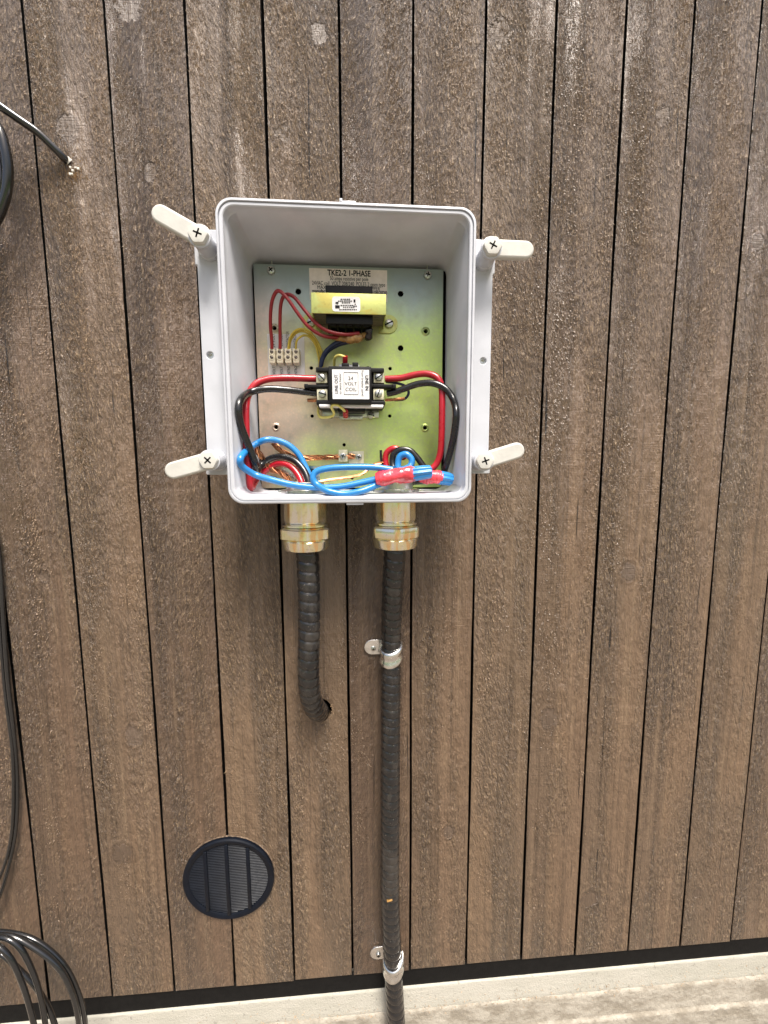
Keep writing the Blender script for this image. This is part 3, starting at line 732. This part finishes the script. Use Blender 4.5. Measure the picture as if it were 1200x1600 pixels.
o1 = wire('connector_sleeve', M['red'], w7([(512, 880, -.050), (514, 915, -.046), (514, 945, -.042)]), .0033, 'red push-on connector sleeve below the contactor', 'connector', 'red connector sleeves')

# ================================================================ heavy wires
RW = .0039; INB = RW
def c2(l): return [(350 + x / 3, 560 + y / 3, Y) for x, y, Y in l]
wire('power_wire', M['red'], c2([(445, 95, -.041), (400, 95, -.044), (300, 92, -.050), (210, 97, -.054), (150, 120, -.058), (115, 170, -.062), (103, 230, -.066), (104, 330, -.070), (108, 440, -.070), (118, 530, -.057), (122, 590, -.050), (130, 606, -.040), (160, 555, -.031), (215, 510, -.033), (260, 492, -.036), (310, 505, -.040), (350, 550, -.046), (372, 610, -.052), (378, 680, -.052)]), RW, 'thick red wire on the left, from contactor down into the left conduit', group='thick red wires')
wire('power_wire', M['blackw'], c2([(450, 165, -.041), (400, 160, -.044), (300, 148, -.052), (200, 143, -.058), (120, 160, -.064), (78, 195, -.068), (68, 250, -.070), (85, 330, -.080), (120, 420, -.079), (145, 490, -.074), (158, 535, -.060), (170, 505, -.040), (215, 470, -.036), (270, 460, -.038), (330, 478, -.042), (378, 530, -.048), (400, 600, -.054), (402, 680, -.054)]), RW, 'thick black wire on the left, bowing outside the red one', group='thick black wires')
wire('power_wire', M['red'], c2([(755, 97, -.041), (830, 92, -.044), (900, 76, -.048), (955, 73, -.052), (1000, 92, -.056), (1020, 140, -.058), (1022, 230, -.060), (1020, 350, -.060), (1014, 440, -.058), (995, 495, -.056), (955, 530, -.056), (900, 560, -.056), (840, 585, -.055), (815, 640, -.055), (812, 690, -.055)]), RW, 'thick red wire on the right, from contactor down to the right conduit', group='thick red wires')
wire('power_wire', M['blackw'], c2([(765, 165, -.041), (800, 158, -.044), (850, 140, -.048), (910, 120, -.052), (975, 116, -.058), (1035, 140, -.063), (1073, 190, -.066), (1088, 255, -.068), (1080, 340, -.068), (1062, 430, -.066), (1042, 500, -.062), (1020, 545, -.056), (960, 572, -.050), (870, 585, -.047), (838, 640, -.046), (836, 690, -.046)]), RW, 'thick black wire on the right, bowing outside the red one', group='thick black wires')
wire('curled_wire', M['red'], c2([(790, 690, -.046), (788, 600, -.044), (775, 540, -.036), (758, 490, -.032), (762, 445, -.032), (795, 422, -.034), (830, 435, -.034), (845, 470, -.030)]), RW, 'red wire curled in the bottom right corner above the tape', group='wires curled above the right conduit')
wire('curled_wire', M['blackw'], c2([(800, 690, -.056), (800, 610, -.055), (797, 540, -.046), (790, 490, -.040), (795, 450, -.040), (825, 428, -.042), (870, 432, -.044), (905, 465, -.046), (935, 505, -.048), (975, 545, -.050), (1010, 570, -.048)]), RW, 'black wire curled in the bottom right corner around the short blue one', group='wires curled above the right conduit')
wire('curled_wire', M['blue'], c2([(822, 690, -.058), (824, 620, -.058), (820, 560, -.052), (815, 500, -.046), (825, 460, -.046), (855, 450, -.048), (880, 475, -.050), (872, 505, -.052), (840, 520, -.06), (800, 518, -.070)]), RW, 'short blue curled wire just above the red tape', group='wires curled above the right conduit')
wire('neutral_wire', M['blue'], c2([(420, 680, -.048), (412, 600, -.048), (400, 550, -.046), (378, 500, -.043), (350, 450, -.041), (305, 408, -.041), (250, 385, -.043), (195, 382, -.048), (145, 404, -.050), (98, 440, -.058), (77, 470, -.068), (85, 505, -.079), (145, 545, -.083), (220, 568, -.085), (320, 592, -.086), (430, 605, -.086), (540, 602, -.086), (640, 583, -.085), (725, 563, -.085), (790, 545, -.086)]), RW * .93, 'blue wire sweeping from the lower left corner along the bottom to the tape', group='blue wires')
wire('neutral_wire', M['blue'], c2([(800, 566, -.085), (730, 588, -.086), (650, 620, -.087), (565, 635, -.088), (490, 622, -.088), (437, 592, -.088), (417, 562, -.087), (435, 530, -.086), (500, 514, -.086), (600, 509, -.086), (710, 511, -.086), (790, 522, -.086)]), RW * .93, 'blue wire bent back in a loop left of the tape', group='blue wires')
wire('signal_wire', M['navy'], c2([(760, 110, -.036), (820, 118, -.040), (855, 135, -.040), (865, 165, -.038), (845, 190, -.034), (800, 196, -.030)]), .0016, 'thin dark blue wire looped just right of the contactor')
wire('signal_wire', M['copper'], c2([(755, 195, -.036), (800, 192, -.036), (850, 188, -.034)]), .0018, 'thin bare wire end sticking out right of the contactor')
wire('wire_tail', M['copper'], c2([(440, 192, -.038), (425, 196, -.038), (392, 196, -.037)]), .0022, 'bare copper strand end left of the contactor')
wire('ground_tail', M['blackw'], c2([(735, 430, -.035), (736, 465, -.035), (742, 500, -.033)]), .0016, 'short black wire stub beside the red curl')

INB = None
def bundle(name, l, r, ns, spread, label, tw=120):
    ob = bmesh.new(); base = spline(W(l), 10); rg = random.Random(len(l) * 7 + ns)
    for k in range(ns):
        ph = 2 * math.pi * k / ns; amp = spread * rg.uniform(.5, 1.2); s_ = 0; pts = []
        for i, p in enumerate(base):
            if i: s_ += (p - base[i - 1]).length
            tn = (base[min(i + 1, len(base) - 1)] - base[max(i - 1, 0)]).normalized(); _, u, v = frame(tn)
            pts.append(p + (u * math.cos(ph + s_ * tw) + v * math.sin(ph + s_ * tw)) * amp)
        add_tube(ob, pts, r, 6)
    return tag(fin(ob, name, M['copper']), label, 'wire', 'bare copper wires')
bundle('copper_strands', c2([(228, 395, -.035), (265, 432, -.034), (320, 458, -.032), (400, 466, -.030), (480, 464, -.029), (545, 460, -.028), (585, 459, -.028), (612, 461, -.026)]), .00075, 8, .0026, 'bundle of bare copper strands running right to the ground lug')
bundle('copper_strands', c2([(150, 415, -.045), (165, 450, -.040), (190, 480, -.036), (225, 520, -.034), (270, 540, -.036), (330, 600, -.045)]), .0007, 8, .0030, 'bare copper strands hanging into the lower left corner')
bundle('copper_strands', c2([(450, 578, -.050), (520, 566, -.045), (590, 556, -.042), (650, 540, -.040), (700, 500, -.034), (745, 485, -.034)]), .0007, 5, .0014, 'bare copper strands passing behind the blue wire loop to the right conduit')

# ground lug
gl = thing('ground_lug', 'small two-screw metal grounding lug low on the plate holding copper strands', 'ground lug', at(549, 722, YP))
for (a, b, c) in (((537, 428), (579, 484), (558, 457)), ((583, 433), (656, 492), (632, 461))):
    x0, z0, x1, z1 = rect(350 + a[0] / 3, 560 + a[1] / 3, 350 + b[0] / 3, 560 + b[1] / 3, -.031)
    g_ = boxo('lug_plate', M['term'], gl, x0, x1, -.031 if a[0] < 580 else -.0235, YP - .0003 if a[0] > 580 else -.0300, z0, z1, .0005)
    q = at(350 + c[0] / 3, 560 + c[1] / 3, -.031); add_screw(g_, q.x, -.0310 if a[0] < 580 else -.0235, q.z, .0042, '+', ang=25)
# printing low on the plate
lt, x0, z0, x1, z1 = label_sheet('certification_label', (440, 728, 500, 756), Y1, M['paper'], None)
lt.data.materials[0] = M['galv']
tag(lt, 'silver label low on the plate whose letters end in TED', 'label'); ltext('LISTED', 487, 736, 5.5, 21, .02, 0, 'ink', lt)

# taped splices
def splice(l, r, tipl, label, rt):
    t0 = thing('taped_splice', label, 'wire splice', W(l)[0], 'red taped wire splices')
    ob = bmesh.new(); rg = random.Random(int(l[0][0])); ks = [rg.uniform(-.12, .12) for _ in range(200)]
    base = spline(W(l), 10); N_ = len(base)
    def rf(i, s_, th):
        return 1 + ks[i // 3] * .5 + .09 * math.sin(th * 2 + s_ * 90) + .05 * math.sin(s_ * 300 + th * 3) - (.35 * (1 - i / 6) if i < 6 else 0) - (.18 if i > N_ - 4 else 0)
    add_tube(ob, base, r, 18, rf); fin(ob, 'tape', M['tape'], t0)
    ob = bmesh.new(); tp = spline(W(tipl), 8); N2 = len(tp)
    add_tube(ob, tp, rt, 64, lambda i, s_, th: (1 - .16 * (i / N2) ** 2 - (.25 if i >= N2 - 1 else 0)) * (1 + .09 * math.cos(th * 8)))
    fin(ob, 'wire_connector', M['blue'], t0)
splice(c2([(712, 566, -.087), (750, 560, -.088), (800, 551, -.089), (850, 547, -.090), (893, 543, -.090)]), .0088, c2([(880, 542, -.090), (925, 536, -.091), (974, 530, -.091)]), 'red taped splice with blue fluted end, the left and larger of two', .0076)
splice(c2([(915, 556, -.078), (950, 556, -.078), (990, 556, -.078), (1020, 561, -.078)]), .0086, c2([(1005, 558, -.078), (1040, 563, -.078), (1070, 570, -.077)]), 'red taped splice with blue fluted end, the right and smaller of two', .0072)

# ================================================================ conduit fittings
BB = BZ - BH / 2                                     # bottom of the box
def fitting(px, r, label, seed, dz=0):
    c = at(px, 830, -.050); zz = lambda py: at(px, py, -.050 - r * .9).z
    t0 = thing('conduit_connector', label, 'conduit connector', (c.x, -.050, zz(864)), 'metal conduit connectors')
    o = (c.x, -.050, 0); ax = (0, 0, -1)
    z = lambda py: -zz(py + dz)
    top = -(BB + .012)
    b = lathe('body', M['fit'], t0, o, ax, [(top - .006, r * .80), (top, r * .80), (-(BB + .0062), r * .80), (-(BB + .006), r * .97), (z(816), r * .985), (z(820), r * .95), (z(822), r * .88)], n=96, facets=10)
    lathe('ring', M['fit'], t0, o, ax, [(z(821), r * .90), (z(822.5), r * 1.0), (z(825), r * 1.0), (z(826.5), r * .9)], n=48)
    lathe('gland_nut', M['fit'], t0, o, ax, [(z(826), r * .92), (z(827.5), r * 1.08), (z(830), r * 1.14), (z(844), r * 1.14), (z(847), r * 1.07), (z(848.5), r * .97)], n=96, facets=6)
    ln = lathe('lower_collar', M['fit'], t0, o, ax, [(z(847), r * .99), (z(849), r * 1.03), (z(860), r * 1.00), (z(863), r * .96), (z(864), r * .80), (z(862), r * .52)], n=48)
    # interior locknut with lugs
    ob = bmesh.new(); add_lathe(ob, (c.x, -.050, BB + .0090), (0, 0, 1), [(-.001, r * .80), (-.001, r * 1.03), (.0036, r * 1.03), (.0042, r * 1.0), (.0042, r * .78)], n=48, cap=False)
    for i in range(8):
        a = i * math.pi / 4 + .2; add_box(ob, c.x + math.cos(a) * r * 1.06 - .002, c.x + math.cos(a) * r * 1.06 + .002, -.05 + math.sin(a) * r * 1.06 - .002, -.05 + math.sin(a) * r * 1.06 + .002, BB + .0082, BB + .0128, .0005, rot=Matrix.Rotation(a, 4, 'Z'))
    fin(ob, 'locknut', M['screw'], t0)
    ob = bmesh.new(); add_lathe(ob, (c.x, -.050, BB + .0080), (0, 0, 1), [(0, r * .80), (.013, r * .80), (.014, r * .76), (.013, r * .70), (0, r * .70)], n=40, cap=False); fin(ob, 'throat', M['screw'], t0)
    return c.x
xl = fitting(479, .0280, 'large plated metal connector under the box on the left, above the short conduit', 1)
xr = fitting(617.5, .0270, 'large plated metal connector under the box on the right, above the long conduit', 2, -3)

# ================================================================ conduits
def conduit(l, label):
    pts = resample(spline(W(l), 16), .0013); pitch = .0122
    def rf(i, s_, th):
        q = ((s_ + pitch * th / (2 * math.pi)) % pitch) / pitch
        return 1.0 - .10 * (max(0, math.cos(q * 2 * math.pi)) ** 3) + .006 * math.sin(s_ * 37)
    ob = bmesh.new(); add_tube(ob, pts, .0137, 28, rf)
    return tag(fin(ob, 'conduit', M['conduit']), label, 'conduit', 'black flexible conduits')
conduit([(479.5, 845, -.050), (481, 875, -.050), (483, 930, -.051), (483, 990, -.051), (482, 1045, -.049), (484, 1082, -.042), (491, 1104, -.026), (497, 1110, -.008), (500, 1111, .012), (500, 1111, .024)], 'short black ribbed conduit bending into a hole in the boards')
conduit([(617, 842, -.050), (616, 880, -.046), (613, 930, -.034), (611.5, 980, -.020), (611, 1015, -.0165), (610.5, 1100, -.0165), (610, 1200, -.018), (609.5, 1300, -.018), (609.5, 1400, -.0175), (613.5, 1500, -.0175), (619, 1600, -.020), (625, 1720, -.022)], 'long black ribbed conduit running down the wall past the footing')
# chafed spot in amber
ob = bmesh.new(); p0 = at(609.5, 1409, -.033); add_box(ob, p0.x - .0045, p0.x + .0035, p0.y + .0002, p0.y + .004, p0.z - .0007, p0.z + .0012, .0005, rot=Matrix.Rotation(R(-14), 4, 'Y'))
nick = fin(ob, 'jacket_tear', M['kapton']); tag(nick, 'small amber tear in the jacket low on the long conduit', 'tear')
for ob_ in list(COL.objects):
    if ob_.get('label', '').startswith('long black ribbed'):
        d_ = nick.location - ob_.location; nick.parent = ob_; nick.location = d_; del nick['category']

# ================================================================ straps
def strap(px, py, ear, tilt, label, Yc_):
    c = at(px, py, Yc_); t0 = thing('conduit_strap', label, 'pipe strap', (c.x, 0, c.z), 'pipe straps')
    r = .0146; wd = .0215; ob = bmesh.new(); secs = []
    # band section across its width with two beads, swept round the pipe
    ws = [-.5, -.46, -.34, -.22, -.1, 0, .1, .22, .34, .46, .5]; hs_ = [0, .0010, .0018, .0012, .0003, -.0001, .0003, .0012, .0018, .0010, 0]
    ths = [R(a) for a in range(-8, 189, 8)]
    def ring(cx, cy, cz, th, extra=0): return None
    rows = []
    for th in ths:
        dx, dyv = math.cos(th), -math.sin(th)
        zoff = .0028 * dx + .0055 * dyv
        rows.append([(Vector((c.x + dx * (r + h), Yc_ + dyv * (r + h), c.z + w_ * wd + zoff)), Vector((c.x + dx * (r - .0012), Yc_ + dyv * (r - .0012), c.z + w_ * wd + zoff))) for w_, h in zip(ws, hs_)])
    V_ = [[(ob.verts.new(a), ob.verts.new(b)) for a, b in row] for row in rows]
    for A, B in zip(V_, V_[1:]):
        for j in range(len(ws) - 1):
            ob.faces.new((A[j][0], A[j + 1][0], B[j + 1][0], B[j][0])); ob.faces.new((A[j][1], B[j][1], B[j + 1][1], A[j + 1][1]))
        ob.faces.new((A[0][0], B[0][0], B[0][1], A[0][1])); ob.faces.new((A[-1][0], A[-1][1], B[-1][1], B[-1][0]))
    fin(ob, 'band', M['galv'], t0)
    e = at(*ear, -.003); wz = .0108; xr_ = c.x - r + .001
    ol = [(xr_, e.z + wz), (xr_, e.z - wz)] + [(e.x - .0115 * math.cos(R(a)) * 1.0, e.z - wz * math.sin(R(a)) * 1.0) for a in (80, 60, 40, 20, 0, -20, -40, -60, -80)]
    link('ear', flat(ol, [], -.0036, .0028, .0005), M['galv'], t0)
    boxo('return_leg', M['galv'], t0, xr_ - .0003, xr_ + .0016, Yc_, -.0012, c.z - wd / 2, e.z + wz - .001, .0004)
    add_screw(t0, e.x + .001, -.0037, e.z - .002, .0036, '+', ang=15)
strap(611, 1019, (582, 1011), -.1, 'galvanised one-hole strap holding the long conduit at mid height', -.0165)
strap(614.5, 1503, (590, 1489), .1, 'galvanised one-hole strap holding the long conduit near the footing', -.0175)

# ================================================================ round vent
vt = thing('wall_vent', 'round dark vent with three upright bars set into the boards at lower left', 'vent', (vent_c.x, 0, vent_c.z))
vx, vz = vent_c.x, vent_c.z; VR = .0655 * 1.0
_l = at(286, 1370, 0).x; _r = at(430, 1370, 0).x; VR = (_r - _l) / 2
bm = bmesh.new(); add_lathe(bm, (vx, 0, vz), (0, -1, 0), [(-.004, VR - .001), (.0038, VR - .0008), (.0052, VR - .0024), (.0052, VR - .0070), (.0034, VR - .0095), (.0010, VR - .0098)], n=72, cap=False)
fin(bm, 'rim', M['vent'], vt)
bm = bmesh.new(); ri = VR - .0094
z = -ri + .001
while z < ri - .001:
    hw = math.sqrt(max(0, ri * ri - z * z))
    if hw > .004: add_box(bm, vx - hw, vx + hw, -.0034, -.0016, vz + z, vz + z + .0014, .0003, rot=Matrix.Rotation(R(25), 4, 'X'))
    z += .0026
add_lathe(bm, (vx, .0, vz), (0, -1, 0), [(-.001, ri + .001), (.0018, ri + .001)], n=60)
lv = fin(bm, 'louvre_grille', M['louver'], vt)
for dx in (-.031, -.001, .029):
    hw = math.sqrt(ri * ri - dx * dx) + .001
    boxo('upright_bar', M['vent'], vt, vx + dx - .0024, vx + dx + .0024, -.0058, -.0012, vz - hw, vz + hw, .0006)
bm = bmesh.new(); rg = random.Random(4); A = []
for i in range(140):
    t_ = 2 * math.pi * i / 140; w_ = .0006 + .0016 * max(0, math.sin(t_ * 1.0 - .1)) * rg.random() + .0006 * rg.random()
    A.append([bm.verts.new((vx + (VR - .0012) * math.cos(t_), -.0002, vz + (VR - .0012) * math.sin(t_))), bm.verts.new((vx + (VR + w_ * .4) * math.cos(t_), -.0010 - .0006 * rg.random(), vz + (VR + w_ * .4) * math.sin(t_))), bm.verts.new((vx + (VR + w_) * math.cos(t_), .0004, vz + (VR + w_) * math.sin(t_)))])
for i in range(140):
    a, b = A[i], A[(i + 1) % 140]
    for j in range(2): bm.faces.new((a[j], a[j + 1], b[j + 1], b[j]))
fin(bm, 'ragged_cut_edge', M['rawwood'], vt)

# ================================================================ loose cables at the left
def cable(l, r, label, mat='cable', group='black cables at the left edge', name='cable'):
    return wire(name, M[mat], l, r, label, 'cable', group, n=14)
cable([(-60, 128, -.040), (-25, 147, -.034), (0, 166, -.030), (30, 187, -.024), (60, 208, -.017), (85, 232, -.010), (98, 245, -.005), (110, 256, .003)], .0042, 'single black cable entering the wall at upper left')
q = at(106, 251, -.002); ob = bmesh.new(); rg = random.Random(8)
add_lathe(ob, q + Vector((0, .003, 0)), (-.5, -.6, .5), [(0, .0046), (.002, .0044), (.004, .0040), (.0046, .003)], n=14)
for k in range(7):
    a = at(113 + rg.uniform(-6, 10), 266 + rg.uniform(-4, 8), -.001); s_ = rg.uniform(.0008, .0018); add_box(ob, a.x - s_, a.x + s_, -.0025, .0006, a.z - s_, a.z + s_, s_ * .4)
tag(fin(ob, 'caulk_bead', M['caulk']), 'white caulk bead and crumbs where the upper left cable enters the boards', 'caulk')
cable([(-60, 175, -.03), (-25, 180, -.032), (-2, 200, -.034), (9, 235, -.034), (13, 270, -.032), (8, 310, -.030), (-10, 350, -.028), (-50, 385, -.026)], .0046, 'outer turn of black cable hanging at the upper left edge')
cable([(-60, 190, -.02), (-25, 195, -.022), (-8, 225, -.024), (1, 265, -.024), (0, 300, -.022), (-18, 335, -.020), (-50, 365, -.018)], .0042, 'inner turn of black cable hanging at the upper left edge')
cable([(-25, 780, -.008), (-8, 830, -.006), (0, 875, -.0045), (5, 960, -.0045), (12, 1060, -.0045), (22, 1150, -.005), (27, 1230, -.0055), (24, 1300, -.006), (12, 1360, -.008), (-5, 1410, -.010), (-40, 1470, -.012)], .0023, 'thin dark wire hanging down the left edge, the right-hand one')
cable([(-35, 800, -.008), (-14, 850, -.005), (-4, 900, -.004), (0, 980, -.004), (8, 1080, -.004), (19, 1170, -.0075), (21, 1240, -.0085), (17, 1310, -.009), (2, 1365, -.010), (-30, 1430, -.010)], .0020, 'thin dark wire hanging down the left edge, the left-hand one')
loops = [([(-70, 1480, -.03), (-20, 1458, -.035), (20, 1458, -.040), (60, 1472, -.044), (98, 1505, -.046), (120, 1545, -.046), (132, 1590, -.046), (137, 1660, -.044)], 'outermost of the black cables arching at bottom left'),
         ([(-70, 1484, -.04), (-25, 1466, -.045), (15, 1462, -.050), (55, 1482, -.053), (88, 1508, -.054), (108, 1540, -.054), (122, 1590, -.052), (126, 1660, -.050)], 'second black cable from outside arching at bottom left'),
         ([(-70, 1490, -.045), (-25, 1468, -.050), (8, 1466, -.054), (32, 1482, -.056), (52, 1520, -.057), (64, 1560, -.057), (72, 1610, -.056), (76, 1660, -.055)], 'third black cable from outside arching at bottom left'),
         ([(-70, 1490, -.05), (-30, 1475, -.056), (-4, 1478, -.062), (18, 1500, -.064), (36, 1540, -.065), (48, 1580, -.065), (56, 1620, -.064), (60, 1680, -.064)], 'fourth black cable from outside, bright along its edge, at bottom left'),
         ([(-70, 1500, -.03), (-30, 1488, -.034), (0, 1490, -.040), (30, 1515, -.044), (58, 1545, -.048), (78, 1580, -.050), (90, 1620, -.050), (96, 1680, -.050)], 'innermost dark cable crossing behind the others at bottom left')]
for l, lb in loops: cable(l, .0029, lb, group='black cables arching at bottom left')
